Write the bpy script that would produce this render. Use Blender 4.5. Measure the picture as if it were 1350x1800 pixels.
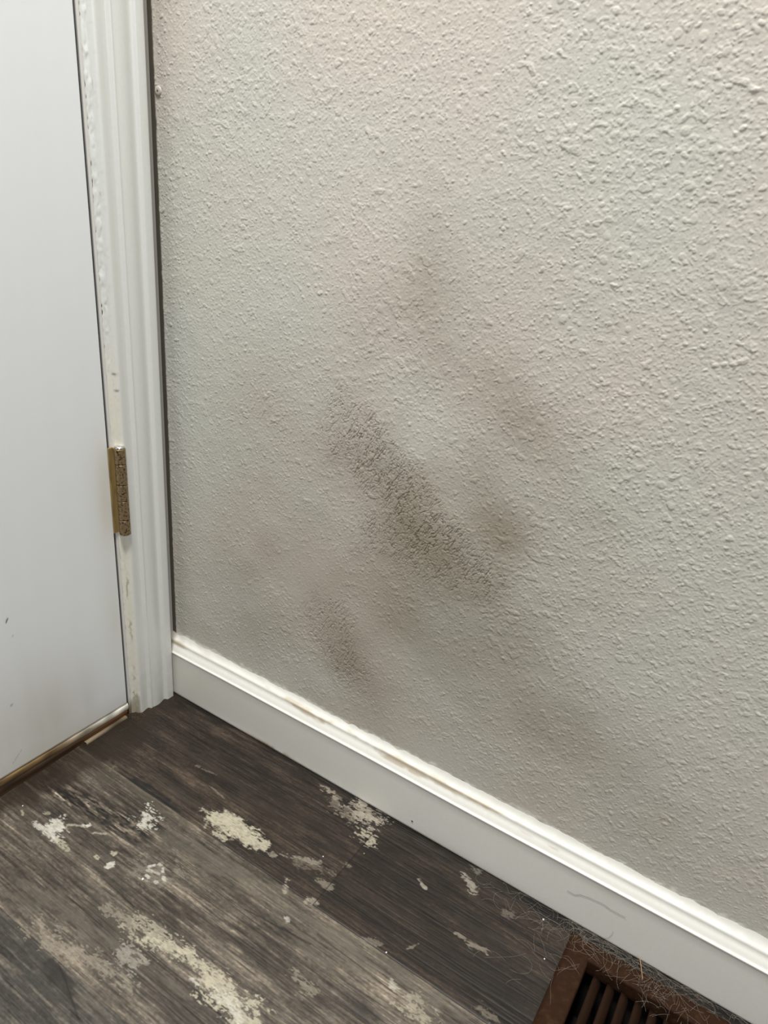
import bpy, math
import numpy as np
C = bpy.context.scene.collection
for o in list(bpy.data.objects):
    bpy.data.objects.remove(o)

# ------------------------------------------------------------------ camera
def look(yaw, pit, rol):
    from mathutils import Matrix
    f = np.array([math.cos(pit)*math.cos(yaw), math.cos(pit)*math.sin(yaw), math.sin(pit)])
    rt = np.cross(f, [0, 0, 1]); rt /= np.linalg.norm(rt); up = np.cross(rt, f)
    c, s = math.cos(rol), math.sin(rol)
    r, u = c*rt+s*up, -s*rt+c*up
    return Matrix(((r[0], u[0], -f[0]), (r[1], u[1], -f[1]), (r[2], u[2], -f[2])))
cd = bpy.data.cameras.new('camera'); cam = bpy.data.objects.new('camera', cd); C.objects.link(cam)
M = look(2.1016192621, -0.4296819644, 0.0945865866).to_4x4()
M.translation = (0.6442387469, -0.5669548507, 0.6686058006)
cam.matrix_world = M
cd.sensor_fit = 'HORIZONTAL'; cd.sensor_width = 27.0; cd.lens = 1276.947/1350*27.0
cd.clip_start = 0.01; cd.clip_end = 50
cd.dof.use_dof = True; cd.dof.focus_distance = 0.80; cd.dof.aperture_fstop = 9.0
bpy.context.scene.camera = cam

# ------------------------------------------------------------------ light
w = bpy.data.worlds.new('room_ambient'); bpy.context.scene.world = w; w.use_nodes = True
w.node_tree.nodes['Background'].inputs['Color'].default_value = (0.93, 0.96, 1.0, 1)
w.node_tree.nodes['Background'].inputs['Strength'].default_value = 0.12
ld = bpy.data.lights.new('ceiling_lamp', 'AREA'); ld.shape = 'DISK'; ld.size = 0.34; ld.energy = 52
ld.color = (1.0, 0.985, 0.955)
lo = bpy.data.objects.new('ceiling_lamp', ld); C.objects.link(lo); lo.location = (0.44, -0.55, 2.25)
wl = bpy.data.lights.new('side_fill', 'AREA'); wl.shape = 'RECTANGLE'; wl.size = 1.1; wl.size_y = 1.3; wl.energy = 38  # added soft fill from the room side; no window known there
wl.color = (0.97, 0.98, 1.0)
wo = bpy.data.objects.new('side_fill', wl); C.objects.link(wo); wo.location = (2.75, -2.2, 1.75)
from mathutils import Vector
wo.rotation_euler = (Vector((.2, -.1, .4))-wo.location).to_track_quat('-Z', 'Y').to_euler()
vs = bpy.context.scene.view_settings
vs.view_transform = 'Standard'; vs.look = 'None'; vs.gamma = 1; vs.exposure = -0.30

# ------------------------------------------------------------------ helpers
def s2l(r, g, b):
    c = np.array([r, g, b], float)/255
    return np.where(c <= .04045, c/12.92, ((c+.055)/1.055)**2.4)
def smooth(a, b, x):
    t = np.clip((x-a)/(b-a), 0, 1); return t*t*(3-2*t)
def noise(n, m, step, su, sv, seed, beta=None):
    """gaussian filtered white noise, unit variance; su, sv = feature size in metres; axis 0 = u"""
    g = np.random.default_rng(seed).standard_normal((n, m)).astype(np.float32)
    ku = np.fft.fftfreq(n)[:, None]; kv = np.fft.rfftfreq(m)[None, :]
    F = np.exp(-2*(math.pi**2)*((ku*su/step)**2+(kv*sv/step)**2))
    r = np.fft.irfft2(np.fft.rfft2(g)*F, s=(n, m)); return (r-r.mean())/r.std()
def seg(X, Y, a, b):
    """distance to a segment and the position along it"""
    ax, ay = a; bx, by = b; dx, dy = bx-ax, by-ay; L = dx*dx+dy*dy+1e-12
    t = np.clip(((X-ax)*dx+(Y-ay)*dy)/L, 0, 1)
    return np.hypot(X-ax-t*dx, Y-ay-t*dy), t
def blob(X, Y, c, sx, sy, ang=0):
    a = math.radians(ang); u = (X-c[0])*math.cos(a)+(Y-c[1])*math.sin(a); v = -(X-c[0])*math.sin(a)+(Y-c[1])*math.cos(a)
    return np.exp(-.5*((u/sx)**2+(v/sy)**2))

def link(name, me, m, parent=None):
    o = bpy.data.objects.new(name, me); C.objects.link(o)
    if m is not None and not me.materials: me.materials.append(m)
    if parent is not None: o.parent = parent
    return o
def grid(name, P, Col=None, mat=None, parent=None, keep=None, flip=False):
    """one mesh from an (n, m, 3) array of points, an optional colour per point"""
    n, m = P.shape[:2]; me = bpy.data.meshes.new(name)
    i = np.arange(n*m).reshape(n, m)
    q = np.stack([i[:-1, :-1], i[1:, :-1], i[1:, 1:], i[:-1, 1:]], -1)
    if flip: q = q[..., ::-1]
    q = q.reshape(-1, 4) if keep is None else q[keep]
    me.vertices.add(n*m); me.vertices.foreach_set('co', P.astype(np.float32).ravel())
    me.loops.add(q.size); me.loops.foreach_set('vertex_index', q.astype(np.int32).ravel())
    me.polygons.add(len(q)); me.polygons.foreach_set('loop_start', np.arange(0, q.size, 4, dtype=np.int32))
    me.polygons.foreach_set('use_smooth', np.ones(len(q), bool))
    if Col is not None:
        a = me.attributes.new('tone', 'FLOAT_COLOR', 'POINT')
        a.data.foreach_set('color', np.concatenate([Col, np.ones((n, m, 1))], -1).astype(np.float32).ravel())
    me.update(calc_edges=True)
    return link(name, me, mat, parent)
def raw(name, V, Fc, mat=None, parent=None, smooth_=False):
    me = bpy.data.meshes.new(name); me.from_pydata([tuple(v) for v in V], [], Fc); me.update()
    if smooth_: me.polygons.foreach_set('use_smooth', [True]*len(me.polygons))
    return link(name, me, mat, parent)
def box(V, Fc, a, b):
    k = len(V); x0, y0, z0 = a; x1, y1, z1 = b
    V += [(x0, y0, z0), (x1, y0, z0), (x1, y1, z0), (x0, y1, z0), (x0, y0, z1), (x1, y0, z1), (x1, y1, z1), (x0, y1, z1)]
    Fc += [tuple(k+j for j in f) for f in ((3, 2, 1, 0), (4, 5, 6, 7), (0, 1, 5, 4), (1, 2, 6, 5), (2, 3, 7, 6), (3, 0, 4, 7))]
def boxes(name, L, mat, parent=None, bevel=0):
    V, Fc = [], []
    for a, b in L: box(V, Fc, a, b)
    o = raw(name, V, Fc, mat, parent)
    if bevel:
        md = o.modifiers.new('edge', 'BEVEL'); md.width = bevel; md.segments = 3
    return o
def lathe(name, prof, c, mat, parent=None, n=40):
    """profile (radius, z) turned round the vertical through c"""
    V, Fc = [], []; k = len(prof)
    for j in range(n):
        a = 2*math.pi*j/n
        for r, z in prof: V.append((c[0]+r*math.cos(a), c[1]+r*math.sin(a), z))
    for j in range(n):
        for i in range(k-1):
            a, b = j*k+i, ((j+1) % n)*k+i; Fc.append((a, b, b+1, a+1))
    return raw(name, V, Fc, mat, parent, True)
def tag(o, label=None, cat=None, group=None, kind=None):
    if label: o['label'] = label
    if cat: o['category'] = cat
    if group: o['group'] = group
    if kind: o['kind'] = kind
    return o
def empty(name, loc=(0, 0, 0)):
    o = bpy.data.objects.new(name, None); C.objects.link(o); o.location = loc; o.empty_display_size = .02; return o

def material(name, col=(.8, .8, .8), rough=.5, metal=0, attr=False, mott=0, mscale=400, bump=0, bscale=900, bdist=.0004,
             stretch=(1, 1, 1), col2=None, thr=None, spec=.5, bdetail=4):
    m = bpy.data.materials.new(name); m.use_nodes = True; nt = m.node_tree; N = nt.nodes; L = nt.links
    bs = N['Principled BSDF']; bs.inputs['Roughness'].default_value = rough; bs.inputs['Metallic'].default_value = metal
    bs.inputs['Specular IOR Level'].default_value = spec
    tc = N.new('ShaderNodeTexCoord'); mp = N.new('ShaderNodeMapping'); L.new(tc.outputs['Object'], mp.inputs['Vector'])
    mp.inputs['Scale'].default_value = stretch
    if attr:
        a = N.new('ShaderNodeAttribute'); a.attribute_name = 'tone'; src = a.outputs['Color']
    else:
        a = N.new('ShaderNodeRGB'); a.outputs[0].default_value = (*col, 1); src = a.outputs[0]
    if mott or col2 is not None:
        nz = N.new('ShaderNodeTexNoise'); nz.inputs['Scale'].default_value = mscale; nz.inputs['Detail'].default_value = 5
        L.new(mp.outputs['Vector'], nz.inputs['Vector'])
        if col2 is not None:
            r = N.new('ShaderNodeValToRGB'); r.color_ramp.elements[0].position = thr[0]; r.color_ramp.elements[1].position = thr[1]
            L.new(nz.outputs['Fac'], r.inputs['Fac']); mx = N.new('ShaderNodeMix'); mx.data_type = 'RGBA'
            L.new(r.outputs['Color'], mx.inputs['Factor']); L.new(src, mx.inputs[6]); mx.inputs[7].default_value = (*col2, 1); src = mx.outputs[2]
        if mott:
            mr = N.new('ShaderNodeMapRange'); mr.inputs['From Min'].default_value = .3; mr.inputs['From Max'].default_value = .7
            mr.inputs['To Min'].default_value = 1-mott; mr.inputs['To Max'].default_value = 1+mott; L.new(nz.outputs['Fac'], mr.inputs['Value'])
            mu = N.new('ShaderNodeVectorMath'); mu.operation = 'SCALE'; L.new(src, mu.inputs[0]); L.new(mr.outputs['Result'], mu.inputs['Scale']); src = mu.outputs['Vector']
    L.new(src, bs.inputs['Base Color'])
    if bump:
        n2 = N.new('ShaderNodeTexNoise'); n2.inputs['Scale'].default_value = bscale; n2.inputs['Detail'].default_value = bdetail
        L.new(mp.outputs['Vector'], n2.inputs['Vector'])
        b = N.new('ShaderNodeBump'); b.inputs['Strength'].default_value = bump; b.inputs['Distance'].default_value = bdist
        L.new(n2.outputs['Fac'], b.inputs['Height']); L.new(b.outputs['Normal'], bs.inputs['Normal'])
    return m

M_wall = material('textured_wall_paint', rough=.44, attr=True, mott=.03, mscale=500, bump=.5, bscale=700, bdist=.0003, spec=.35)
M_trim = material('white_trim_paint', rough=.32, attr=True, mott=.015, mscale=300, bump=.25, bscale=260, bdist=.0003)
M_door = material('white_door_paint', rough=.38, attr=True, mott=.006, mscale=60, bump=.35, bscale=500, bdist=.00012, stretch=(1, 1, .12))
M_floor = material('vinyl_plank', rough=.5, attr=True, mott=.10, mscale=700, bump=.4, bscale=600, bdist=.00025, stretch=(.16, 1, 1), spec=.4)
M_brass = material('tarnished_brass', s2l(150, 130, 98), rough=.36, metal=.65, col2=s2l(56, 38, 26), thr=(.50, .66), mscale=420, bump=.5, bscale=700)
M_leaf = material('yellow_brass_plate', s2l(166, 144, 96), rough=.4, metal=.45, col2=s2l(120, 94, 54), thr=(.5, .75), mscale=160, bump=.3, stretch=(1, 1, .2))
M_steel = material('bright_pin_steel', (.8, .78, .74), rough=.2, metal=1)
M_dark = material('dark_gap', (.012, .011, .010), rough=.9)
M_wood = material('bare_threshold_wood', attr=True, rough=.5, mott=.2, mscale=180, bump=.6, bscale=300, stretch=(1, .15, 1))
M_vent = material('brown_register_enamel', s2l(49, 30, 17), rough=.75, mott=.22, mscale=160, col2=s2l(60, 44, 30), thr=(.55, .85), bump=.5, bscale=500, spec=.12)
M_vslat = material('brown_slat_enamel', s2l(38, 23, 12), rough=.75, mott=.25, mscale=120, stretch=(1, .3, 1), spec=.12)
M_duct = material('dark_duct_metal', (.02, .018, .016), rough=.8)
M_hair = material('pale_pet_hair', s2l(150, 141, 128), rough=.6)
M_hairl = material('light_lint', s2l(178, 168, 152), rough=.7)
M_hair2 = material('dark_hair', s2l(95, 86, 76), rough=.5)
M_fibre = material('brown_fibre', s2l(92, 80, 62), rough=.8)
M_straw = material('dry_straw', s2l(172, 140, 98), rough=.6)
M_crumb = material('white_paint_crumb', (.86, .85, .82), rough=.45)
M_screw = material('painted_screw', s2l(196, 190, 178), rough=.4, bump=.4)
M_back = material('plain_wall_paint', s2l(196, 192, 184), rough=.6)

# ------------------------------------------------------------------ textured wall (plane y = 0)
ST = .0005
xs = np.arange(-.012, .80, ST); zs = np.arange(.074, .85, ST); n, m = len(xs), len(zs)
X, Z = np.meshgrid(xs, zs, indexing='ij')
nz = lambda a, b, s: noise(n, m, ST, a, b, s)
low = nz(.035, .035, 1); low2 = nz(.05, .05, 2)
h = np.zeros((n, m))
# splattered droplets with flattened tops, in three sizes
b1 = nz(.0015, .0013, 3)+.25*low; h += .00026*smooth(1.35, 1.9, b1)
b2 = nz(.0009, .0008, 4)+.22*low2; h += .00013*smooth(.45, 1.5, b2)
b3 = nz(.0026, .0022, 5)+.3*low; h += .00032*smooth(1.75, 2.15, b3)
b4 = nz(.0006, .0006, 8); h += .00017*smooth(.3, 1.6, b4)
h += .00004*nz(.0005, .0005, 6)+.00010*nz(.006, .006, 7)
rg = np.random.default_rng(11)
def stamp(cx, cz, r, hh, ang=0, asp=1):
    R = r*asp*1.6; i0, i1 = int((cx-R-xs[0])/ST), int((cx+R-xs[0])/ST)+1; j0, j1 = int((cz-R-zs[0])/ST), int((cz+R-zs[0])/ST)+1
    i0, j0 = max(i0, 0), max(j0, 0)
    if i1 <= i0 or j1 <= j0 or i0 >= n or j0 >= m: return
    x, z = X[i0:i1, j0:j1], Z[i0:i1, j0:j1]
    u = (x-cx)*math.cos(ang)+(z-cz)*math.sin(ang); v = -(x-cx)*math.sin(ang)+(z-cz)*math.cos(ang)
    d = np.hypot(u/asp, v)/r
    h[i0:i1, j0:j1] = np.maximum(h[i0:i1, j0:j1], hh*(1-smooth(.55, 1.15, d)) + .5*h[i0:i1, j0:j1]*(d < 1.15))
for k in range(13000):
    r = .00055+.0013*rg.random()**3.2
    stamp(rg.uniform(0, .8), rg.uniform(.08, .85), r, rg.uniform(.00020, .00038)+.08*r, rg.uniform(0, 3.14), rg.uniform(1, 1.7))
for k in range(2600):
    stamp(rg.uniform(0, .8), rg.uniform(.08, .85), rg.uniform(.00045, .0007), rg.uniform(.00020, .00038), rg.uniform(0, 3.14), rg.uniform(2, 4.5))
for k in range(420):
    stamp(.8*rg.random()**.7, .08+.77*rg.random()**.8, rg.uniform(.0022, .0036), rg.uniform(.0003, .00045), rg.uniform(0, 3.14), rg.uniform(1, 1.3))
# coarser droplets to the upper right, calmer plaster lower in the middle
h *= .82+.26*smooth(.30, .62, X)*smooth(.2, .5, Z)
h *= 1-.55*blob(X, Z, (0.2203, 0.261), .035, .03)-.35*blob(X, Z, (0.3454, 0.2112), .06, .03)-.45*blob(X, Z, (0.4015, 0.1015), .06, .02)
h *= 1-.8*np.exp(-(Z-.082)/.012)*(Z > .05)
# scuffed, wrinkled paint in the two dirty patches
shr = lambda q: q[(np.arange(n)[:, None]+(np.arange(m)*-.45).astype(int)[None, :]) % n, np.arange(m)[None, :]]
wr = np.abs(shr(nz(.0008, .0030, 21))); wr2 = np.abs(nz(.0014, .0008, 22)+.5*nz(.0009, .0022, 23))
d1, t1 = seg(X, Z, *[(0.2844, 0.4381), (0.3744, 0.3574)]); d1b, _ = seg(X, Z, *[(0.3033, 0.3456), (0.4249, 0.345)])
edge = nz(.006, .006, 24)
rough1 = np.maximum(1-smooth(.012, .076, d1+.006*edge), .8*(1-smooth(.012, .052, d1b+.006*edge)))
# the patch ends crisply on its upper right side
(ax, az), (bx, bz) = [(0.3075, 0.4498), (0.4226, 0.3593)]
side = ((X-ax)*(bz-az)-(Z-az)*(bx-ax))/math.hypot(bx-ax, bz-az)
rough1 *= smooth(-.012, .004, side+.003*edge)
rough2 = 1-smooth(.010, .050, seg(X, Z, *[(0.2508, 0.2176), (0.2825, 0.1625)])[0]+.004*edge)
rough = np.clip(rough1+.75*rough2, 0, 1)
crack = (1-smooth(.0, .45, wr))*.60*smooth(-2.2, .3, nz(.0025, .003, 25))+(1-smooth(0, .38, wr2))*.38
h = h*(1-.35*rough)+rough*(.00045-.00110*crack)
h[X < .006] *= .0
h *= smooth(-.001, .012, X)*.7+.3
h *= smooth(.0, .006, .796-X)*smooth(0, .006, .846-Z)
# colour: greige paint, faint drifts of pink and green, broad darker brown low down, brown rubbed-in dirt
base = s2l(*(200, 196, 186))
col = np.ones((n, m, 1))*base
tint = .35*nz(.02, .02, 31)+.65*nz(.045, .045, 32)
col = col*(1+tint[..., None]*np.array([.014, -.004, -.010])+nz(.05, .04, 33)[..., None]*np.array([-.004, .003, .004]))
dirt_dark = np.zeros((n, m))
for c, sx, sz, a, s in [
    ([(0.2826, 0.2565)], .13, .11, -20, .15), ([(0.388, 0.392)], .12, .09, -30, .10), ([(0.5174, 0.1544)], .14, .06, -25, .12), ([(0.2962, 0.092)], .08, .02, -5, .12),
    ([(0.3256, 0.3903)], .050, .030, -45, .20), ([(0.2827, 0.4199)], .030, .030, 0, .14), ([(0.395, 0.3432)], .05, .022, -15, .20),
    ([(0.4421, 0.3868)], .022, .020, 0, .30), ([(0.4511, 0.4811)], .035, .022, -30, .22), ([(0.4093, 0.5112)], .03, .022, -30, .14),
    ([(0.3338, 0.5986)], .018, .045, 10, .20), ([(0.3072, 0.5562)], .05, .03, 30, .14), ([(0.2641, 0.1968)], .035, .030, -40, .18),
    ([(0.3066, 0.1545)], .05, .025, -25, .20), ([(0.1279, 0.186)], .06, .05, 0, .20), ([(0.1439, 0.3275)], .055, .07, 0, .14),
    ([(0.1651, 0.4571)], .05, .04, 20, .10), ([(0.3387, 0.2723)], .07, .04, -15, .18), ([(0.4943, 0.4155)], .07, .05, -30, .10),
    ([(0.4419, 0.2759)], .09, .04, -20, .14), ([(0.536, 0.2081)], .09, .035, -25, .14), ([(0.4165, 0.5606)], .05, .04, 0, .06),
    ([(0.0696, 0.1102)], .05, .02, 0, .12), ([(0.3953, 0.423)], .03, .03, 0, .10), ([(0.4024, 0.6419)], .04, .03, 0, .04)]:
    dirt_dark += s*blob(X, Z, (c[0][0], c[0][1]), sx, sz, a)
dirt_dark -= .14*blob(X, Z, [(0.3408, 0.4499)][0], .018, .030, -30)
dirt_dark += .04*nz(.02, .02, 34)*dirt_dark**.5 if False else 0
dirt_dark = np.clip(dirt_dark+.035*nz(.015, .015, 35)*np.clip(dirt_dark*4, 0, 1), 0, 1)
dirt_dark = dirt_dark+.42*rough*crack**1.3+.03*rough
col = col*(1-np.clip(dirt_dark, 0, .8)[..., None]*np.array([.80, .88, 1.00]))
# white trim paint brushed a little way up the wall, shade of the corner gap painted as a dark line
fz = .0018*nz(.0022, .0016, 36)+.0010*nz(.012, .01, 37)
up = 1-smooth(.0875, .0950, Z+fz)
col = col*(1-up[..., None])+up[..., None]*s2l(226, 224, 212)
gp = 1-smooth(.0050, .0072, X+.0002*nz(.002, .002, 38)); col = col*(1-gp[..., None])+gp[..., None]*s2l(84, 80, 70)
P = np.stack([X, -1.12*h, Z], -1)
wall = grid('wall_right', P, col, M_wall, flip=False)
tag(wall, kind='structure')
# the same wall carried on around the textured stretch, beyond the picture
V, Fc = [], []
for a, b in (((.799, 0, 0), (2.6, .1, 2.44)), ((-.04, 0, .849), (.799, .1, 2.44)), ((-.04, 0.0008, 0), (.799, .1, .849))): box(V, Fc, a, b)
o = raw('wall_behind', V, Fc, M_back); tag(o, kind='structure')

# ------------------------------------------------------------------ floor
ST = .0006
xs = np.arange(-.004, .86, ST); ys = np.arange(-.56, .0, ST); n, m = len(xs), len(ys)
X, Y = np.meshgrid(xs, ys, indexing='ij'); FLOORK = .345
nz = lambda a, b, s: noise(n, m, ST, a, b, s)
S1, S2 = -.1545, -.3355; J1 = .3630
warp = .004*nz(.05, .02, 40)
g1 = nz(.020, .0006, 41); g2 = nz(.035, .0016, 42); g3 = nz(.05, .006, 43); g4 = nz(.012, .0035, 44); g5 = nz(.004, .0012, 45); sp = nz(.0012, .0009, 46)
row1 = Y > S1; row2 = (Y <= S1) & (Y > S2); row3 = Y <= S2
tone = np.zeros((n, m, 3))
def mixc(mask, c, k):
    global tone
    k = np.clip(k*mask, 0, 1)[..., None]; tone = tone*(1-k)+k*c
cl = s2l
tone[:] = cl(*(146, 134, 118))
tone[row3] = cl(*(108, 101, 91))
tone[row1 & (X < J1)] = cl(*(86, 73, 61)); tone[row1 & (X >= J1)] = cl(*(70, 58, 47))
v = .13*g1+.12*g2+.14*g3+.12*g4+.06*g5+.05*sp
tone *= np.exp(v*1.25+.24*nz(.007, .0003, 47)+.14*nz(.001, .0005, 48)-.55*smooth(1.5, 2.4, nz(.008, .0004, 49)))[..., None]*FLOORK
# pale weathered lengths and dark charred lengths along the grain
def streak(a, b, r, c, k, rn=1., soft=.5, along=(.012, .0018), sd=0, mask=1):
    global tone
    d, t = seg(X, Y, a, b)
    q = 1-d/r+rn*(.45*noise(n, m, ST, along[0], along[1], 100+sd)+.25*noise(n, m, ST, .003, .0012, 200+sd))
    mixc(mask, np.array(c)*FLOORK, k*smooth(.5-soft, .5+soft, q))
P2 = lambda L: (L[0], L[1])
r2, r1, r3 = row2*1., row1*1., row3*1.
pale = cl(170,160,142); char = cl(58,50,42); cream = cl(206,198,174); white = cl(226,222,208)
for i, (L, r, c, k, mk) in enumerate([
    ([(0.0161, -0.213), (0.1674, -0.202)], .016, char, .75, r2), ([(0.0543, -0.2032), (0.1418, -0.1879)], .012, char, .5, r2),
    ([(0.0595, -0.1603), (0.1861, -0.1543)], .012, cl(128,118,100), .7, r2), ([(0.3857, -0.1751), (0.5316, -0.1675)], .018, pale, .5, r2),
    ([(0.2176, -0.2378), (0.3194, -0.2307)], .014, char, .55, r2), ([(0.2454, -0.2408), (0.2765, -0.2404)], .010, char, .5, r2),
    ([(0.328, -0.2244), (0.4247, -0.2262)], .014, char, .40, r2), ([(0.2335, -0.1752), (0.4223, -0.1697)], .014, pale, .45, r2),
    ([(0.1886, -0.1814), (0.2859, -0.1791)], .012, pale, .35, r2), ([(0.1115, -0.3164), (0.2212, -0.2953)], .014, pale, .45, r2),
    ([(0.199, -0.2972), (0.3317, -0.293)], .008, pale, .5, r2), ([(0.1928, -0.2796), (0.2511, -0.2805)], .010, cl(104,94,80), .5, r2),
    ([(0.055, -0.2537), (0.1907, -0.2577)], .016, cl(140,132,116), .35, r2), ([(0.4103, -0.2243), (0.4682, -0.218)], .012, char, .35, r2),
    ([(0.2805, -0.2926), (0.3421, -0.303)], .012, cl(96,88,76), .5, r2),
    ([(0.1484, -0.3343), (0.2409, -0.3462)], .02, cl(84,82,76), .6, r3), ([(0.2071, -0.3393), (0.2687, -0.3555)], .006, char, .7, r3), ([(0.2569, -0.3466), (0.2836, -0.3499)], .010, pale, .25, r3),
    ([(0.0771, -0.0793), (0.2079, -0.0855)], .012, cl(98,88,76), .45, r1), ([(0.0995, -0.1521), (0.1975, -0.1652)], .009, cl(38,38,40), .9, r1),
    ([(0.1064, -0.1412), (0.1895, -0.1315)], .010, cl(112,102,88), .5, r1), ([(0.2085, -0.0959), (0.2819, -0.0817)], .014, cl(104,92,76), .35, r1),
    ([(0.2399, -0.0719), (0.3551, -0.0842)], .014, cl(60,50,42), .45, r1), ([(0.37, -0.073), (0.4511, -0.065)], .018, cl(48,40,33), .5, r1),
    ([(0.4358, -0.1085), (0.5414, -0.1171)], .014, cl(56,47,39), .45, r1), ([(0.384, -0.0245), (0.5225, -0.0205)], .012, cl(92,84,74), .35, r1),
    ([(0.4979, -0.0782), (0.5725, -0.0813)], .014, cl(92,84,74), .35, r1), ([(0.3706, -0.1163), (0.4358, -0.1085)], .010, cl(88,76,62), .3, r1)]):
    streak(L[0], L[1], r, c, k, sd=i, mask=mk, rn=.9)
# shredded bright and dark fibres in the charred length by the door
d, t = seg(X, Y, *[(0.0231, -0.2142), (0.1592, -0.1988)]); sh = noise(n, m, ST, .004, .0005, 250)+.5*noise(n, m, ST, .0012, .0008, 251)
tone *= (1+(1-smooth(.006, .018, d))*row2*np.clip(.75*sh, -.75, 1.3))[..., None]
d, t = seg(X, Y, *[(0.3217, -0.0256), (0.3624, -0.0505)]); tone *= (1-.35*(1-smooth(.006, .02, d))*(X < J1)*row1)[..., None]
# long fine scored lines
for i, L in enumerate([[(0.1659, -0.2917), (0.2523, -0.2933)], [(0.1673, -0.2876), (0.2556, -0.2895)], [(0.1694, -0.2573), (0.2236, -0.2607)], [(0.0601, -0.2961), (0.1117, -0.2919)], [(0.3857, -0.1751), (0.4787, -0.1782)], [(0.3122, -0.1993), (0.3861, -0.1891)], [(0.2132, -0.3349), (0.2687, -0.3555)], [(0.4291, -0.0976), (0.5523, -0.0891)]]):
    d, t = seg(X+.0012*g3*0, Y+.0010*g3, L[0], L[1]); tone *= (1-.5*(1-smooth(.0004, .0011, d)))[..., None]
# growth rings on the dark plank right of the joint
rc = np.hypot((X-.455)/2.6, (Y+.085)*1.0)+.0015*g4; rings = np.sin(rc*1500+1.5*g3)
tone *= (1+.13*rings*(blob(X, Y, (.43, -.085), .07, .022))*(X > J1))[..., None]
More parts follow.
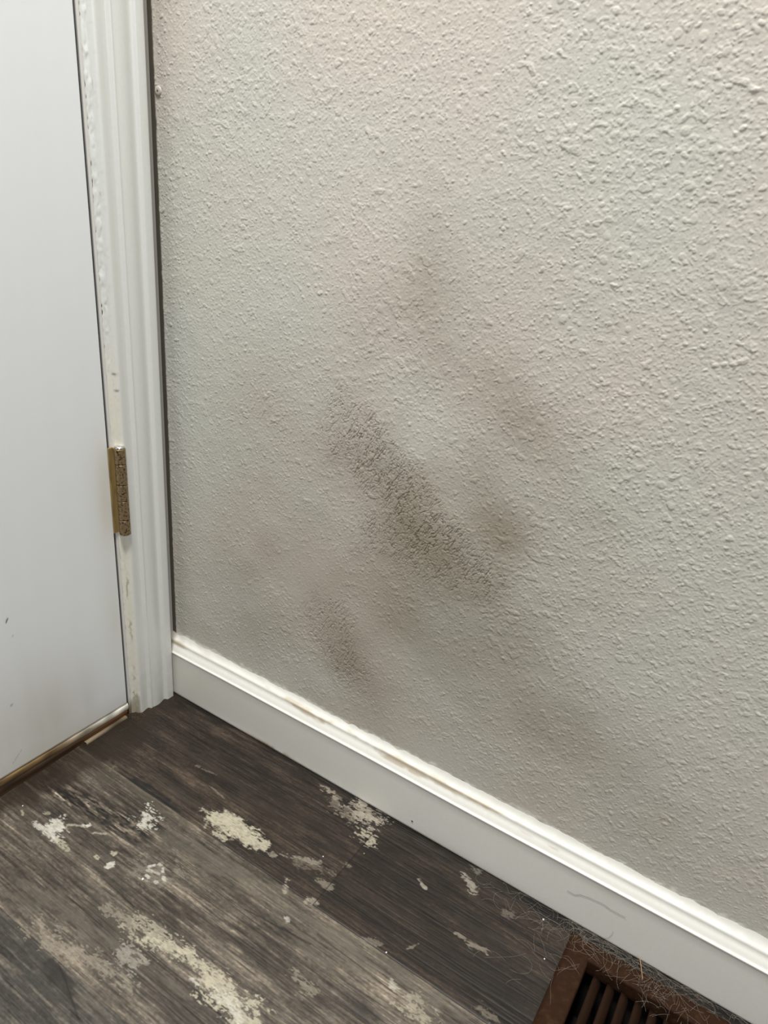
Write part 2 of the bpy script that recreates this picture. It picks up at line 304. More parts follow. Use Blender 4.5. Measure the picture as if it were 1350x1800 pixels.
# pale worn-through flecks in the printed pattern
spk = np.clip(noise(n, m, ST, .0010, .0006, 299), -2, 1)
def fleck(L, r, c, k, sd, rn=1.1, fine=.0010, mask=1, soft=.26):
    d, t = seg(X, Y, L[0], L[-1]); rn = rn*min(1, r/.007+.3); q = 1-d/r+rn*(.26*noise(n, m, ST, .0016, .0005, 300+sd)+.24*noise(n, m, ST, .004, .0022, 400+sd)+.16*noise(n, m, ST, .0006, .0004, 500+sd))
    mixc(mask, np.array(c)*.78, k*smooth(.40-soft, .40+soft, q)*(d < 2.0*r)*(.88+.12*spk))
for i, (L, r, c, k, rn) in enumerate([
    ([(0.2068, -0.1356), (0.2569, -0.1299)], .013, cream, 1, .6), ([(0.2152, -0.1262), (0.2308, -0.1244)], .010, cream, 1, .5), ([(0.261, -0.1344), (0.2738, -0.1322)], .010, cream, .95, .8), ([(0.1881, -0.1346), (0.2065, -0.1308)], .005, cream, .7, 1.2), ([(0.2207, -0.1496), (0.2369, -0.1488)], .004, cream, .8, 1.2),
    ([(0.2726, -0.0247), (0.3046, -0.0246)], .0045, cl(186,174,156), .75, 1.5), ([(0.3291, -0.0304), (0.3555, -0.0259)], .013, cl(196,186,168), .75, 1.8), ([(0.3548, -0.0562), (0.3641, -0.0588)], .008, cream, .75, 1.5), ([(0.3016, -0.0377), (0.331, -0.0445)], .007, cl(150,138,122), .6, 1.7), ([(0.33, -0.0139), (0.3492, -0.0307)], .008, cl(190,180,164), .6, 1.8),
    ([(0.0793, -0.243), (0.0903, -0.248)], .012, white, .95, .7), ([(0.06, -0.2557), (0.0963, -0.2564)], .0045, white, .8, 1.0), ([(0.0951, -0.2555), (0.1164, -0.2558)], .0035, cream, .7, 1.2), ([(0.1032, -0.2278), (0.1067, -0.2261)], .0045, white, .95, .6), ([(0.0892, -0.2374), (0.1032, -0.2278)], .002, cream, .6, 1.2),
    ([(0.1437, -0.1785), (0.1538, -0.1808)], .010, white, .85, 1.2), ([(0.167, -0.2457), (0.1673, -0.2404)], .004, white, .9, .9), ([(0.1561, -0.2313), (0.1591, -0.2309)], .003, cream, .8, 1), ([(0.1458, -0.246), (0.1502, -0.2445)], .003, cream, .8, 1), ([(0.1204, -0.2271), (0.1311, -0.2209)], .0022, cream, .6, 1.2), ([(0.0553, -0.2436), (0.0597, -0.2403)], .003, cream, .5, 1), ([(0.0341, -0.2547), (0.04, -0.2572)], .002, cream, .6, 1),
    ([(0.2, -0.2211), (0.2021, -0.217)], .0025, white, .85, 1.2), ([(0.2053, -0.2137), (0.2086, -0.2121)], .0025, white, .85, 1.2), ([(0.2127, -0.2142), (0.2157, -0.2162)], .0018, white, .8, 1.3), ([(0.2217, -0.2209), (0.2242, -0.2216)], .0028, white, .85, 1.1), ([(0.2166, -0.2297), (0.2203, -0.2285)], .0026, white, .85, 1.2), ([(0.2055, -0.2288), (0.2093, -0.2285)], .0026, white, .85, 1.2), ([(0.2032, -0.2238), (0.207, -0.2227)], .002, white, .7, 1.5), ([(0.2098, -0.2223), (0.2145, -0.2204)], .0018, white, .6, 1.6), ([(0.2032, -0.2238), (0.2184, -0.2209)], .012, cl(170,162,146), .35, 2.6),
    ([(0.2398, -0.271), (0.2828, -0.2677)], .011, cream, .6, 1.6), ([(0.2604, -0.2737), (0.2962, -0.2627)], .006, cream, .8, 1.2), ([(0.2962, -0.2627), (0.336, -0.2684)], .007, cream, .85, 1.2), ([(0.336, -0.2684), (0.3883, -0.2751)], .013, cream, .85, 1.2), ([(0.3529, -0.2686), (0.3804, -0.2807)], .008, white, .6, 1.4), ([(0.2064, -0.2771), (0.2355, -0.2741)], .006, pale, .6, 1.8),
    ([(0.2528, -0.2983), (0.2703, -0.2968)], .010, cl(190,184,168), .55, 1.2), ([(0.1661, -0.3285), (0.2102, -0.3239)], .009, pale, .6, 1.5), ([(0.212, -0.3192), (0.2844, -0.3149)], .006, pale, .55, 1.6), ([(0.3203, -0.2766), (0.3296, -0.2774)], .0035, white, .7, 1.2),
    ([(0.3317, -0.1615), (0.3235, -0.1471)], .0035, cl(190,180,160), .7, 1.5), ([(0.355, -0.1539), (0.3621, -0.1518)], .004, cl(190,180,160), .75, 1.1), ([(0.3186, -0.1222), (0.3526, -0.117)], .005, cl(150,140,122), .4, 2.4), ([(0.2922, -0.133), (0.3373, -0.1118)], .003, cl(176,166,150), .6, 2.2), ([(0.3624, -0.0966), (0.3675, -0.0954)], .0035, cl(170,160,142), .7, 1.1), ([(0.3495, -0.1277), (0.365, -0.1287)], .004, cl(160,150,134), .6, 1.8),
    ([(0.4721, -0.0324), (0.4868, -0.0402)], .0065, cl(180,172,156), .75, 1.1), ([(0.4726, -0.0198), (0.4809, -0.0171)], .004, cl(160,152,138), .5, 1.3), ([(0.4339, -0.0651), (0.446, -0.0705)], .0022, cl(190,182,166), .7, 1.2), ([(0.5133, -0.0964), (0.5259, -0.0944)], .004, cl(170,160,144), .6, 1.4), ([(0.4942, -0.0959), (0.5033, -0.0951)], .0025, cl(170,160,144), .6, 1.4), ([(0.5243, -0.0465), (0.5325, -0.0436)], .004, cl(140,132,118), .5, 1.4),
    ([(0.1348, -0.0915), (0.1641, -0.0876)], .0018, cl(156,146,130), .5, 1.8), ([(0.1738, -0.105), (0.1979, -0.1083)], .0014, cl(156,146,130), .55, 1.6), ([(0.4247, -0.1538), (0.439, -0.1505)], .003, cl(160,150,134), .5, 1.8), ([(0.4637, -0.1382), (0.4703, -0.1277)], .002, cl(170,160,142), .5, 1.2),
    ([(0.3515, -0.181), (0.3535, -0.1826)], .003, white, .6, 1.3), ([(0.4704, -0.1747), (0.4729, -0.1767)], .0035, white, .5, 1.3), ([(0.4915, -0.1794), (0.51, -0.1859)], .010, cream, .5, 1.6), ([(0.5439, -0.1467), (0.5608, -0.1466)], .004, cl(150,140,124), .5, 1.5), ([(0.395, -0.2215), (0.4139, -0.2248)], .006, cream, .35, 1.8), ([(0.0483, -0.1515), (0.0595, -0.1522)], .004, cl(150,138,116), .5, 1.3), ([(0.0291, -0.1544), (0.0843, -0.156)], .0012, cl(150,138,116), .5, .8)]):
    fleck(L, r, c, k, i, rn)
# plank joints
def line(dist, wdt, k):
    global tone
    tone *= (1-k*(1-smooth(wdt*.4, wdt*1.2, np.abs(dist))))[..., None]
line(Y-S1, .0007, .55); line(Y-S2, .0006, .35)
jm = row1; q = (1-smooth(.0003, .0009, np.abs(X-J1)))*jm; tone *= (1-.7*q)[..., None]
q = (1-smooth(.0003, .0009, np.abs(X-.118)))*row3*0; tone *= (1-.4*q)[..., None]
# floor darkened along the foot of the baseboard
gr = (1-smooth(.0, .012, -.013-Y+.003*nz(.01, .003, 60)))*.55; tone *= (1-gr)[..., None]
# darker brown patch on the floor by the door
e = nz(.012, .006, 61)
k = 1-smooth(.035, .055, X+.004*e+.12*np.abs(Y+.13)); mixc(1, cl(62, 50, 36)*.5, .75*k*(X > 0))
k2 = (1-smooth(.052, .060, X+.003*e))*row1*(Y < -.085); mixc(1, cl(54, 44, 32)*.5, .6*k2)
hz = -.00012*np.clip(-g1, 0, 2)-.0006*(1-smooth(.0002, .0009, np.abs(Y-S1)))-.0004*q
keep = ~((X[:-1, :-1] > .604) & (X[:-1, :-1] < .855) & (Y[:-1, :-1] < -.040) & (Y[:-1, :-1] > -.150))
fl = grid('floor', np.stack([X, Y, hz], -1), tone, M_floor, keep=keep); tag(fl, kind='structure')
M_subf = material('vinyl_plank_beyond', cl(120, 112, 98), rough=.5, col2=cl(78, 70, 60), thr=(.35, .65), mscale=14, stretch=(.15, 1, 1))
boxes('floor', [((-.004, -3, -.02), (3, -.5595, -.0002)), ((.8595, -.5595, -.02), (3, .05, -.0002))], M_subf)['kind'] = 'structure'

# ------------------------------------------------------------------ baseboard
prof = [(-.0122, 0), (-.0138, .0012), (-.0140, .003), (-.0140, .0045), (-.0140, .007), (-.0140, .011), (-.0140, .02), (-.0140, .04), (-.0140, .055), (-.0140, .0655), (-.0144, .0670), (-.0148, .0678), (-.0146, .0686), (-.0140, .0690),
        (-.0133, .0690), (-.0127, .0693), (-.0122, .0700), (-.0117, .0710), (-.0110, .0723), (-.0101, .0738), (-.0091, .0751), (-.0082, .0763), (-.0076, .0776), (-.0073, .0790), (-.0072, .0802), (-.0071, .0812),
        (-.0064, .0820), (-.0055, .0826), (-.0045, .0830), (-.0034, .0838), (-.0022, .0850), (-.0010, .0868), (-.0003, .0888), (.0004, .0905)]
pr = np.array(prof); xs = np.concatenate([np.arange(-.006, .83, .0015), np.arange(.83, 2.6, .05)]); n, m = len(xs), len(pr)
q = lambda a, s: np.interp(xs, np.linspace(-.01, 2.7, 1808), noise(1808, 4, .0015, a, 1e-6, s)[:, 0])
Pb = np.zeros((n, m, 3)); Pb[..., 0] = xs[:, None]; Pb[..., 1] = pr[:, 0]; Pb[..., 2] = pr[:, 1]
cau = smooth(.0815, .085, pr[:, 1])[None, :]
Pb[..., 1] += -.0004*q(.05, 70)[:, None]*smooth(0, .01, pr[:, 1])[None]*.6-.00025*q(.003, 71)[:, None]*cau
Pb[..., 2] += .0004*q(.004, 72)[:, None]*cau
cb = np.ones((n, m, 3))*s2l(*(236, 234, 226))
zz = pr[:, 1][None, :]; xx = xs[:, None]
N1 = noise(n, m, .0015, .010, .003, 73); N2 = noise(n, m, .0015, .003, .0015, 74); N3 = noise(n, m, .0015, .04, .006, 75)
def tint(k, c):
    global cb
    k = np.clip(k, 0, 1)[..., None]; cb = cb*(1-k)+k*s2l(*c)
tint(.45*(zz < .064)*(1-smooth(.0, .5, xx)), (200, 196, 182))
tint(.75*smooth(.5, 1.5, .35*N1+.45*N2*.5+N3+.6*q(.035, 76)[:, None]+1.2*blob(xx, zz, (.40, .078), .06, .01)-.2)*((zz > .074) & (zz < .0815)), (186, 170, 146))
tint(.45*smooth(.0, 1.4, .5*N1+.4*N2+N3)*((zz > .080) & (zz < .0835)), (196, 178, 138))
tint(.6*(1-smooth(.02, .11, xx))*((zz > .0775))*smooth(-1, 1, N1), (178, 160, 124))
tint(.5*(1-smooth(.004, .012, xx))*np.ones_like(zz), (150, 132, 110))
gx = [(0.1808, 0.0021)][0][0]; tint(.85*smooth(-.3, .8, .4*N2+.5*N1+.3)*(1-smooth(.003, .009, zz+.0018*N1))*blob(xx, zz, (gx, 0), .028, 9), (150, 128, 90))
tint(.3*smooth(.5, 1.5, N3)*(zz < .004), (150, 136, 112))
bb = grid('baseboard_right', Pb, cb, M_trim, flip=True); tag(bb, kind='structure')
# tiny things on its face, modelled where they sit
def dimple(c, r):
    """shallow dark nail pit: a small cup set into the painted face"""
    V = [(c[0]+r*k*math.cos(a)*1.0, c[1]-.0001-.0002*(k == .5), c[2]+r*k*math.sin(a)) for k in (1, .5) for a in np.linspace(0, 2*math.pi, 13)[:-1]]
    Fc = [(i, (i+1) % 12, 12+(i+1) % 12, 12+i) for i in range(12)]+[tuple(range(12, 24))]
    return V, Fc

# ------------------------------------------------------------------ door wall, jamb, casing
boxes('wall_left', [((-.12, -.0175, 0), (-.0005, .1, 2.44)), ((-.12, -2.6, 0), (-.0005, -.96, 2.44)), ((-.12, -.96, 2.05), (-.0005, -.0175, 2.44))], M_back)['kind'] = 'structure'
zs = np.concatenate([np.arange(0, .86, .0012), np.arange(.86, 2.1, .03)]); m = len(zs)
q = lambda a, s: np.interp(zs, np.linspace(0, 2.16, 1800), noise(1800, 4, .0012, a, 1e-6, s)[:, 0])
cp = [(0, -.0180), (.0150, -.0176), (.0158, -.0181), (.0162, -.0190), (.0162, -.0220), (.0161, -.0272), (.0159, -.0281), (.0153, -.0287), (.0127, -.0299), (.0121, -.0304), (.0119, -.0320), (.0123, -.0340), (.0133, -.0370), (.0141, -.0400), (.0144, -.0430), (.0142, -.0460), (.0136, -.0488), (.0130, -.0507),
      (.0129, -.0518), (.0132, -.0526), (.0131, -.0533), (.0125, -.0540), (.0098, -.0553), (.0091, -.0558), (.0089, -.0565), (.0094, -.0620), (.0101, -.0664), (.0099, -.0676), (.0082, -.0696), (.0070, -.0703), (.0058, -.0708), (.0045, -.0712),
      (.0036, -.0715), (.0030, -.0721), (.0024, -.0730), (.0018, -.0741), (.0012, -.0750), (.0004, -.0756), (-.0002, -.0758)]
cp = np.array(cp)[::-1]; k = len(cp)
Pc = np.zeros((k, m, 3)); Pc[..., 0] = cp[:, :1]; Pc[..., 1] = cp[:, 1:]; Pc[..., 2] = zs
Nc = noise(k*4, m, .0012, .004, .0026, 80)[::4]; Nf = noise(k*4, m, .0012, .004, .0014, 81)[::4]
bead = ((cp[:, 1] < -.0712)*1.)[:, None]*(.35+.65*smooth(.42, .55, zs)*1.)[None]
Pc[..., 0] += bead*(.00025*Nc+.0003*Nf); Pc[..., 1] += bead*(.0003*Nf)
inn = ((cp[:, 1] < -.069)*1.)[:, None]; zr = zs[None, :]
cc = np.ones((k, m, 3))*s2l(*(220, 222, 217))
def tint(kk, c):
    global cc
    kk = np.clip(kk, 0, 1)[..., None]; cc = cc*(1-kk)+kk*s2l(*c)
tint(.55*inn*(1-smooth(.42, .52, zr)), (232, 226, 204))
crk = (np.abs(cp[:, 1:]+.0718+.0006*Nc[k//2][None]) < .0005)*smooth(-.3, .5, noise(4, m, .0012, 1e-6, .006, 83)[:1])
tint(.75*inn*crk*(1-smooth(.20, .25, zr)), (150, 138, 108))
tint(.12*inn*smooth(.8, 1.6, Nf), (170, 162, 140))
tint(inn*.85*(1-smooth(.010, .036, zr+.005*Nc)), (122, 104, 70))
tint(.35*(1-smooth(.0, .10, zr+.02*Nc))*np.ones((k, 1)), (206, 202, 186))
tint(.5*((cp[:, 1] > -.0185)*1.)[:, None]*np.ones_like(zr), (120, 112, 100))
for zc, yc_, a_ in ((.455, -.0708, 1), (.437, -.0700, 1)):
    tint(.8*np.exp(-.5*(((cp[:, 1:]-yc_)/.0008)**2+((zr-zc)/.0009)**2)), (70, 60, 48))
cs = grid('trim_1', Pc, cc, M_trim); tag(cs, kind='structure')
tint(.8*(np.abs(cp[:, 1:]+.0712+.0003*Nf) < .0006)*((zr > .377)*(zr < .408)), (90, 74, 52))
# close the foot of the casing
zf = Pc[:, 0, :]
V = [tuple(p) for p in zf]+[(0, -.018, 0)]; raw_ = raw('casing_foot', V, [tuple(range(len(V)))], M_trim, cs)
# jamb strip between casing and door edge, going back into the wall
Vj = [(-.0001, -.0758), (-.0002, -.0772), (-.0005, -.0784), (-.0012, -.0792), (-.0030, -.0794), (-.02, -.0794), (-.08, -.0794)]
Pj = np.zeros((len(Vj), m, 3)); Pj[..., 0] = np.array(Vj)[:, :1]; Pj[..., 1] = np.array(Vj)[:, 1:]; Pj[..., 2] = zs
Pj = Pj[::-1]
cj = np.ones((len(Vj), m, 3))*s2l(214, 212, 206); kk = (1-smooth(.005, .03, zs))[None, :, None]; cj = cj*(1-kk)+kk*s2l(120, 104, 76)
cj[:3] *= .10; cj[3] *= .3  # shade of the door gap painted into the jamb's inner points
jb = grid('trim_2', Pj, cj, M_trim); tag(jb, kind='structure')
boxes('trim_5', [((-.10, -.096, 0.0), (-.055, -.0775, 2.05)), ((-.10, -.96, 0), (-.055, -.0775, .004))], M_dark)['kind'] = 'structure'

# ------------------------------------------------------------------ door
door = empty('door_1', (0, -.08, .02)); door['kind'] = 'structure'
ys = np.concatenate([np.arange(-.0816, -.42, -.0015), np.arange(-.42, -.92, -.02)])
zs = np.concatenate([np.arange(0, .86, .0025), np.arange(.86, 2.04, .04)])
Yd, Zd = np.meshgrid(ys, zs, indexing='ij'); n, m = Yd.shape
bot = .0195+(-Yd-.0816)*.029; Zr = bot+Zd*(2.02-bot)/2.02
cdm = np.ones((n, m, 3))*s2l(*(234, 237, 238))
W = noise(n, m, .002, .006, .03, 90)
def tint(kk, c):
    global cdm
    kk = np.clip(kk, 0, 1)[..., None]; cdm = cdm*(1-kk)+kk*s2l(*c)
tint(.30*blob(Yd, Zr, (-.185, .055), .05, .045)*(1+.1*W), (170, 156, 120))
tint(.16*blob(Yd, Zr, (-.23, .09), .05, .05)*(1+.1*W), (170, 160, 130))
tint(.30*blob(Yd, Zr, (-.0905, .31), .010, .045)*(1+.1*W), (196, 178, 120))
tint(.25*blob(Yd, Zr, (-.0905, .16), .012, .04)*(1+.1*W), (190, 182, 150))
tint(.25*(1-smooth(0, .03, Zd))*np.ones_like(Yd), (186, 176, 146))

for a, b, r, s in (((-.2195, .2200), (-.2215, .2150), .0006, .95), ((-.2165, .1965), (-.2168, .1962), .0007, .3), ((-.229, .112), (-.2305, .112), .0006, .7), ((-.238, .036), (-.226, .047), .0004, .3)):
    tint(s*(1-smooth(r*.7, r*2.2, seg(Yd, Zr, a, b)[0])), (50, 44, 38))
Pd = np.stack([0*Yd, Yd, Zr], -1)
# rounded arrises and the thickness of the leaf
def wrap(P_, Cc):
    e = .0010
    a = P_[:1].copy(); a[..., 0] = -.035; a2 = P_[:1].copy(); a2[..., 0] = -e; P_ = P_.copy(); P_[0, :, 1] -= e*.6
    P_ = np.concatenate([a, a2, P_], 0); Cc = np.concatenate([Cc[:1]*.5, Cc[:1], Cc], 0)
    b = P_[:, :1].copy(); b[..., 0] = -.035; b2 = P_[:, :1].copy(); b2[..., 0] = np.minimum(b2[..., 0], -e); P_[2:, 0, 2] += e*.6
    return np.concatenate([b, b2, P_], 1), np.concatenate([Cc[:, :1], Cc[:, :1], Cc], 1)
Pw, Cw = wrap(Pd, cdm)
dp = grid('door_panel', Pw, Cw, M_door, flip=True); dp.parent = door; dp.location = (0, .08, -.02)
dl = lambda o: setattr(o, 'location', (0, .08, -.02))
# sweep under the door: pale by the hinge, tan and rubbed further left
ys = np.arange(-.0805, -.92, -.002)
sp_ = np.array([(-.030, .0), (-.0012, .0), (-.0004, -.0006), (.0002, -.0016), (.0006, -.0028), (.0006, -.0060), (.0002, -.0085), (-.0010, -.0102), (-.003, -.0108), (-.030, -.0108)])
Ps = np.zeros((len(ys), len(sp_), 3)); Ps[..., 0] = sp_[:, 0]; Ps[..., 1] = ys[:, None]; Ps[..., 2] = sp_[:, 1][None]+.0185+(-ys[:, None]-.0816)*.029
t = smooth(.085, .20, -ys)[:, None, None]
cw = s2l(222, 218, 204)*(1-t)+s2l(128, 103, 68)*t; cw = cw*(1+.25*noise(len(ys), len(sp_), .002, .006, .003, 95)[..., None])

sw = grid('door_sweep', Ps, cw, M_wood, flip=True); sw.parent = door; dl(sw); sw['label'] = 'worn tan sweep strip'
# threshold on the floor
def strip(name, y0, y1, sec, c1, c2, mat=M_wood, sd=96):
    ys = np.arange(y0, y1, -.002); s_ = np.array(sec); P_ = np.zeros((len(ys), len(s_), 3)); P_[..., 0] = s_[:, 0]; P_[..., 1] = ys[:, None]; P_[..., 2] = s_[:, 1]
    P_[..., 0] += (.0004*noise(len(ys), 4, .002, .01, 1e-6, sd)[:, :1])
    P_[..., 2] *= 1+(-ys[:, None]-.08)*2.4*(y1 < -.5); t = smooth(.09, .2, -ys)[:, None, None]; c_ = s2l(*c1)*(1-t)+s2l(*c2)*t; c_ = c_*(1+.3*noise(len(ys), len(s_), .002, .012, .003, sd)[..., None])
    o = grid(name, P_, np.clip(c_, 0, 1)*np.ones((1, len(s_), 1)), mat, flip=True); o['kind'] = 'structure'; return o
strip('trim_3', -.082, -.95, [(-.06, .0082), (-.0040, .0104), (-.0014, .0100), (-.0000, .0088), (.0006, .0066), (.0004, .0046), (-.0004, .0032), (-.0004, .0)], (112, 74, 40), (70, 50, 32))
strip('trim_4', -.086, -.149, [(-.001, .0022), (.0026, .0024), (.0036, .0016), (.0040, 0)], (108, 94, 74), (116, 102, 80), sd=97)

# hinge
hg = empty('hinge', (.008, .0075, .2465)); hg.parent = door        # world (.008, -.0725, .2665)
HC = (.0080, -.0722); off = lambda o: (setattr(o, 'parent', hg), setattr(o, 'location', (-.008, .0725, -.2665)))
joints = [.2660, .2853, .3093, .3292, .3541, .3725]
for a, b in zip(joints[:-1], joints[1:]):
    r = .0063; e = .0006
    off(lathe('knuckle', [(0, a+.0002), (r-.0006, a+.0002), (r-.0005, a+.00022), (r, a+e), (r, a+e+.0006), (r, b-e-.0006), (r, b-e), (r-.0005, b-.00022), (r-.0006, b-.0002), (0, b-.0002)], HC, M_brass))
off(lathe('pin', [(0, .2655), (.0040, .2655), (.0044, .266), (.0044, .3724), (.0056, .3727), (.0058, .3735), (.0046, .3748), (.002, .3752), (0, .3753)], HC, M_steel))
hg.children[-1]['label'] = 'bright steel hinge pin tip'
V, Fc = [], []; box(V, Fc, (-.001, -.0822, .2680), (.0016, -.0755, .3725)); box(V, Fc, (-.0005, -.0768, .2682), (.0042, -.0752, .3722))
lf = raw('leaf', V, Fc, M_leaf); md = lf.modifiers.new('edge', 'BEVEL'); md.width = .0004; md.segments = 2; off(lf); lf['label'] = 'yellow brass hinge leaf'

# ------------------------------------------------------------------ floor register
VX0, VX1, VY0, VY1 = .5900, .868, -.1665, -.0245
vent = empty('floor_register', (VX0, VY1, 0)); VL = (-VX0, -VY1, 0)
tag(vent, 'rusty brown metal floor vent with slats, hair on its rim, beside the baseboard', 'floor vent')
def ring(ins, z): return [(VX0+ins, VY0+ins, z), (VX1-ins, VY0+ins, z), (VX1-ins, VY1-ins, z), (VX0+ins, VY1-ins, z)]
def ring2(a, b, z): return [(VX0+a, VY0+b, z), (VX1-a, VY0+b, z), (VX1-a, VY1-b, z), (VX0+a, VY1-b, z)]
rs = [ring(0, .0002), ring(.0008, .0016), ring(.0030, .0036), ring(.0060, .0046), ring2(.0212, .0205, .0050), ring2(.0230, .0226, .0046), ring2(.0237, .0233, .0030), ring2(.0237, .0233, -.012)]
V = [p for r_ in rs for p in r_]; Fc = []
for i in range(len(rs)-1):
    for j in range(4): a, b = i*4+j, i*4+(j+1) % 4; Fc.append((a, b, b+4, a+4))
fr = raw('frame', V, Fc, M_vent, vent); fr.location = VL
md = fr.modifiers.new('edge', 'BEVEL'); md.width = .0008; md.segments = 2; md.limit_method = 'ANGLE'
# slats, each a curved blade running towards the room
x = VX0+.0362
while x < VX1-.022:
    nn = 7; V, Fc = [], []
    y0, y1 = VY0+.0250, VY1-.0250
    for yy in np.linspace(y0, y1, 15):
        dip = .004*(1-min(1, (y1-yy)/.008, (yy-y0)/.008))**1.0
        for kx in range(nn):
            t = kx/(nn-1); V.append((x-.0040+.0084*t, yy, -.0030-dip-.0065*t**1.6+.0012*math.sin(math.pi*t)))
        for kx in range(nn):
            t = 1-kx/(nn-1); V.append((x-.0040+.0084*t-.0006, yy, -.0042-dip-.0065*t**1.6+.0012*math.sin(math.pi*t)))
    kk = 2*nn
    for a in range(14):
        for b in range(kk): Fc.append((a*kk+b, a*kk+(b+1) % kk, (a+1)*kk+(b+1) % kk, (a+1)*kk+b))
    Fc += [tuple(range(kk))[::-1], tuple(14*kk+b for b in range(kk))]
    s_ = raw('slat', V, Fc, M_vslat, vent, True); s_.location = VL
    x += .0133
dk = boxes('duct', [((.606, -.1480, -.09), (.8525, -.0415, -.088)), ((.605, -.1485, -.09), (.606, -.0410, -.001)), ((.8525, -.1485, -.09), (.8535, -.0410, -.001)), ((.605, -.0415, -.09), (.853, -.0405, -.001)), ((.605, -.1490, -.09), (.853, -.1480, -.001))], M_duct, vent); dk.location = VL

# ------------------------------------------------------------------ small things
# screw set into the wall by the casing
sc = lathe('screw', [(.0045, 0), (.0045, .0006), (.0040, .0011), (.0020, .0013), (0, .0013)], (0, 0), M_screw, n=24)
sc.rotation_euler = (math.pi/2, 0, 0); sc.location = (.0112, -.0001, .7264)
tag(sc, 'painted-over cross-head screw in the textured wall beside the door casing', 'screw')
cr_ = boxes('recess', [((-.0012, -.0003, .0011), (.0012, .0003, .00136)), ((-.0003, -.0012, .0011), (.0003, .0012, .00136))], M_dark, sc); cr_.rotation_euler = (0, 0, .5)

rg = np.random.default_rng(5)
def strands(name, L, r, mat, label, cat, kind=None):
    cu = bpy.data.curves.new(name, 'CURVE'); cu.dimensions = '3D'; cu.bevel_depth = r; cu.bevel_resolution = 1
    for pts in L:
        s_ = cu.splines.new('POLY'); s_.points.add(len(pts)-1)
        s_.points.foreach_set('co', np.concatenate([pts, np.ones((len(pts), 1))], 1).ravel())
    cu.materials.append(mat); tmp = bpy.data.objects.new('tmp', cu); C.objects.link(tmp)
    me = bpy.data.meshes.new_from_object(tmp.evaluated_get(bpy.context.evaluated_depsgraph_get())); bpy.data.objects.remove(tmp)
    me.name = name; o = link(name, me, mat); tag(o, label, cat, kind=kind); return o
def curl(cx, cy, cz, L, a, kap, lift, nn=12, ground=lambda x, y: 0.0):
    pts = []; x, y = cx, cy; k = kap; hgt = lift*rg.uniform(.2, 1)
    for i in range(nn):
        t = i/(nn-1); pts.append((x, y, max(ground(x, y), 0)+cz+hgt*math.sin(math.pi*t)))
        a += k*L/(nn-1); k += rg.normal(0, 16); x += math.cos(a)*L/(nn-1); y = min(y+math.sin(a)*L/(nn-1), -.0155)
    return np.array(pts)
def vg(x, y):   # the height of the register's rim
    d = min(x-VX0, VY1-y)
    if d < 0: return 0
    if x > VX0+.0205 and y < VY1-.0253: return .0035
    return min(.0052, .0002+d*.9)
def cloud(spots, total, ls, lift):
    Ls = []
    for (cx, cy), sx, sy, wt in spots:
        for _ in range(int(total*wt)):
            Ls.append(curl(cx+rg.normal(0, sx), min(cy+rg.normal(0, sy), -.018), .0004, rg.uniform(*ls), rg.uniform(0, 6.28), rg.normal(0, 50), lift, ground=vg))
    return Ls
H1 = cloud([([(0.6529, -0.0162)][0], .05, .002, .30), ([(0.7114, -0.0154)][0], .04, .002, .25), ([(0.5794, -0.0299)][0], .030, .008, .35), ([(0.6061, -0.0216)][0], .018, .005, .35), ([(0.5749, -0.0727)][0], .015, .015, .15), ([(0.5449, -0.0282)][0], .03, .004, .15)], 120, (.010, .042), .003)
H2 = cloud([([(0.6627, -0.0328)][0], .03, .006, .4), ([(0.6809, -0.0423)][0], .016, .012, .4), ([(0.7133, -0.0254)][0], .03, .006, .2)], 105, (.006, .022), .004)
strands('pet_hair', H1+H2, .00006, M_hair, 'loose tangle of pale pet hair on the floor around the vent corner and over its rim', 'pet hair', 'stuff')
H3 = [curl(rg.uniform(.004, .020), -rg.uniform(.018, .088), .0004, rg.uniform(.005, .03), rg.uniform(-1.2, 1.2), rg.normal(0, 25), .0012) for _ in range(20)]
H3 += [curl(rg.uniform(.001, .009), -rg.uniform(.074, .084), .0006, rg.uniform(.008, .016), rg.uniform(-.9, .9), rg.normal(0, 40), .004) for _ in range(14)]
strands('dusty_fibres', H3, .00007, M_fibre, 'brown dusty fibres gathered on the floor at the foot of the door casing', 'dust', 'stuff')
def face(L, y=-.0147): return np.array([(a, y, b) for a, b in L])
def sm(L, k=5):
    L = np.array(L, float); t = np.arange(len(L)); T = np.linspace(0, len(L)-1, (len(L)-1)*k+1); return np.stack([np.interp(T, t, L[:, i]) for i in range(3)], -1)
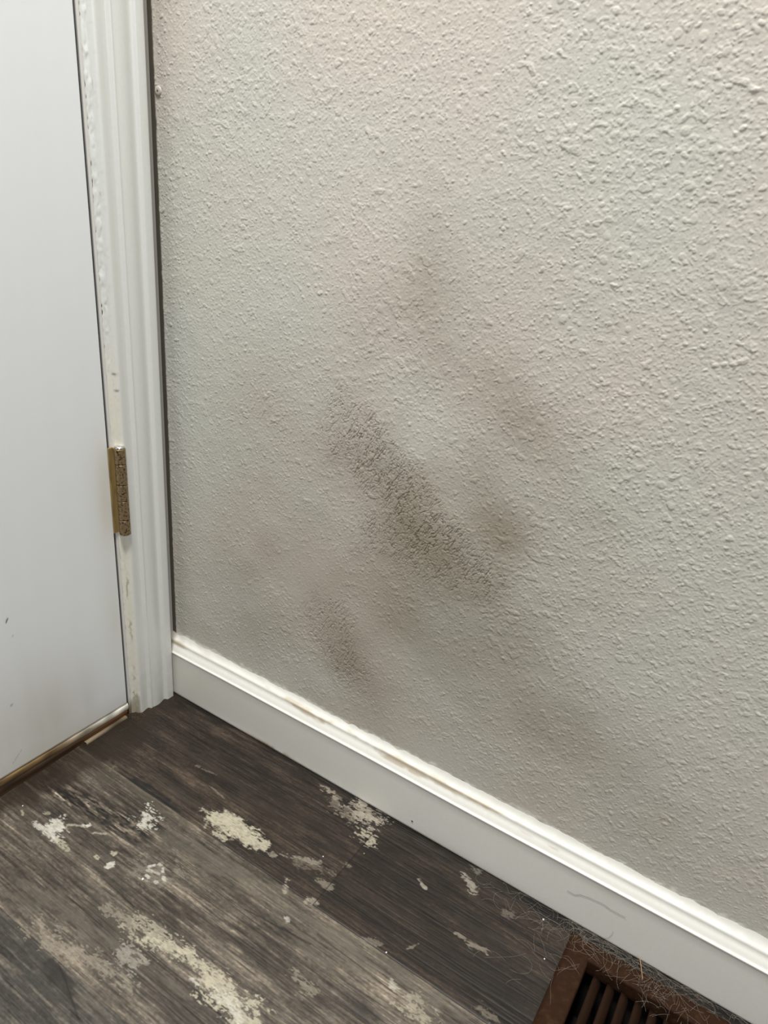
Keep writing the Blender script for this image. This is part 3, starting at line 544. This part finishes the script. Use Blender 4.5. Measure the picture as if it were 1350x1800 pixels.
strands('hair_strand', [sm(face([(0.574, 0.0373), (0.5824, 0.0372), (0.5863, 0.041), (0.5946, 0.0434), (0.6085, 0.0453), (0.6174, 0.0435), (0.6268, 0.0437), (0.6312, 0.044)]))], .00013, M_hair2, 'single dark curved hair stuck to the white baseboard face above the vent corner', 'hair')
strands('hair_strand', [sm(face([(0.618, 0.0013), (0.6226, 0.0069), (0.6247, 0.0129), (0.6247, 0.018)]))], .00009, M_hair2, 'short curled hair at the lower edge of the baseboard right above the vent', 'hair')
a0, b0 = [(0.6618, -0.0355)][0]; a1, b1 = [(0.6536, -0.0004)][0]
st = strands('straw', [sm([(a0, b0, .0058), (a0*.5+a1*.5, (b0-.015)*.5, .0066+b1*.25), (a1, -.0152, max(b1, .006))])], .00040, M_straw, 'thin pale straw leaning from the vent rim to the baseboard', 'straw')
def crumb(c, r, label, z=0):
    import random; R = random.Random(int(c[0]*1e5)); import bmesh
    bm = bmesh.new(); bmesh.ops.create_icosphere(bm, subdivisions=2, radius=r)
    for v in bm.verts: v.co *= R.uniform(.75, 1.15); v.co.z *= .7
    me = bpy.data.meshes.new('paint_crumb'); bm.to_mesh(me); bm.free(); me.polygons.foreach_set('use_smooth', [True]*len(me.polygons))
    o = link('paint_crumb', me, M_crumb); o.location = (c[0], c[1], r*.6+z); tag(o, label, 'paint crumb', 'white paint crumbs on the floor')
for c, r, lb in (([(0.2064, -0.2347)][0], .0013, 'round white paint crumb beside the speckled ring on the light grey plank'),
    ([(0.0294, -0.2503)][0], .0008, 'tiny white paint crumb near the door threshold at the far left'),
    ([(0.4498, -0.1531)][0], .0009, 'tiny white paint crumb on the dark plank close to the seam with the light plank'),
    ([(0.561, -0.0297)][0], .0011, 'white paint crumb by the baseboard in the pet hair'),
    ([(0.5772, -0.0683)][0], .0008, 'tiny white paint crumb just left of the floor vent'),
    ([(0.3369, -0.1032)][0], .0008, 'tiny white paint crumb on the dark plank left of its end joint')):
    crumb(c, r, lb)
for c, r in (([(0.395, 0.0132)][0], .0012),):
    V, Fc = dimple((c[0], -.0146, c[1]), r); o = raw('nail_hole', V, Fc, M_hair2, bb)
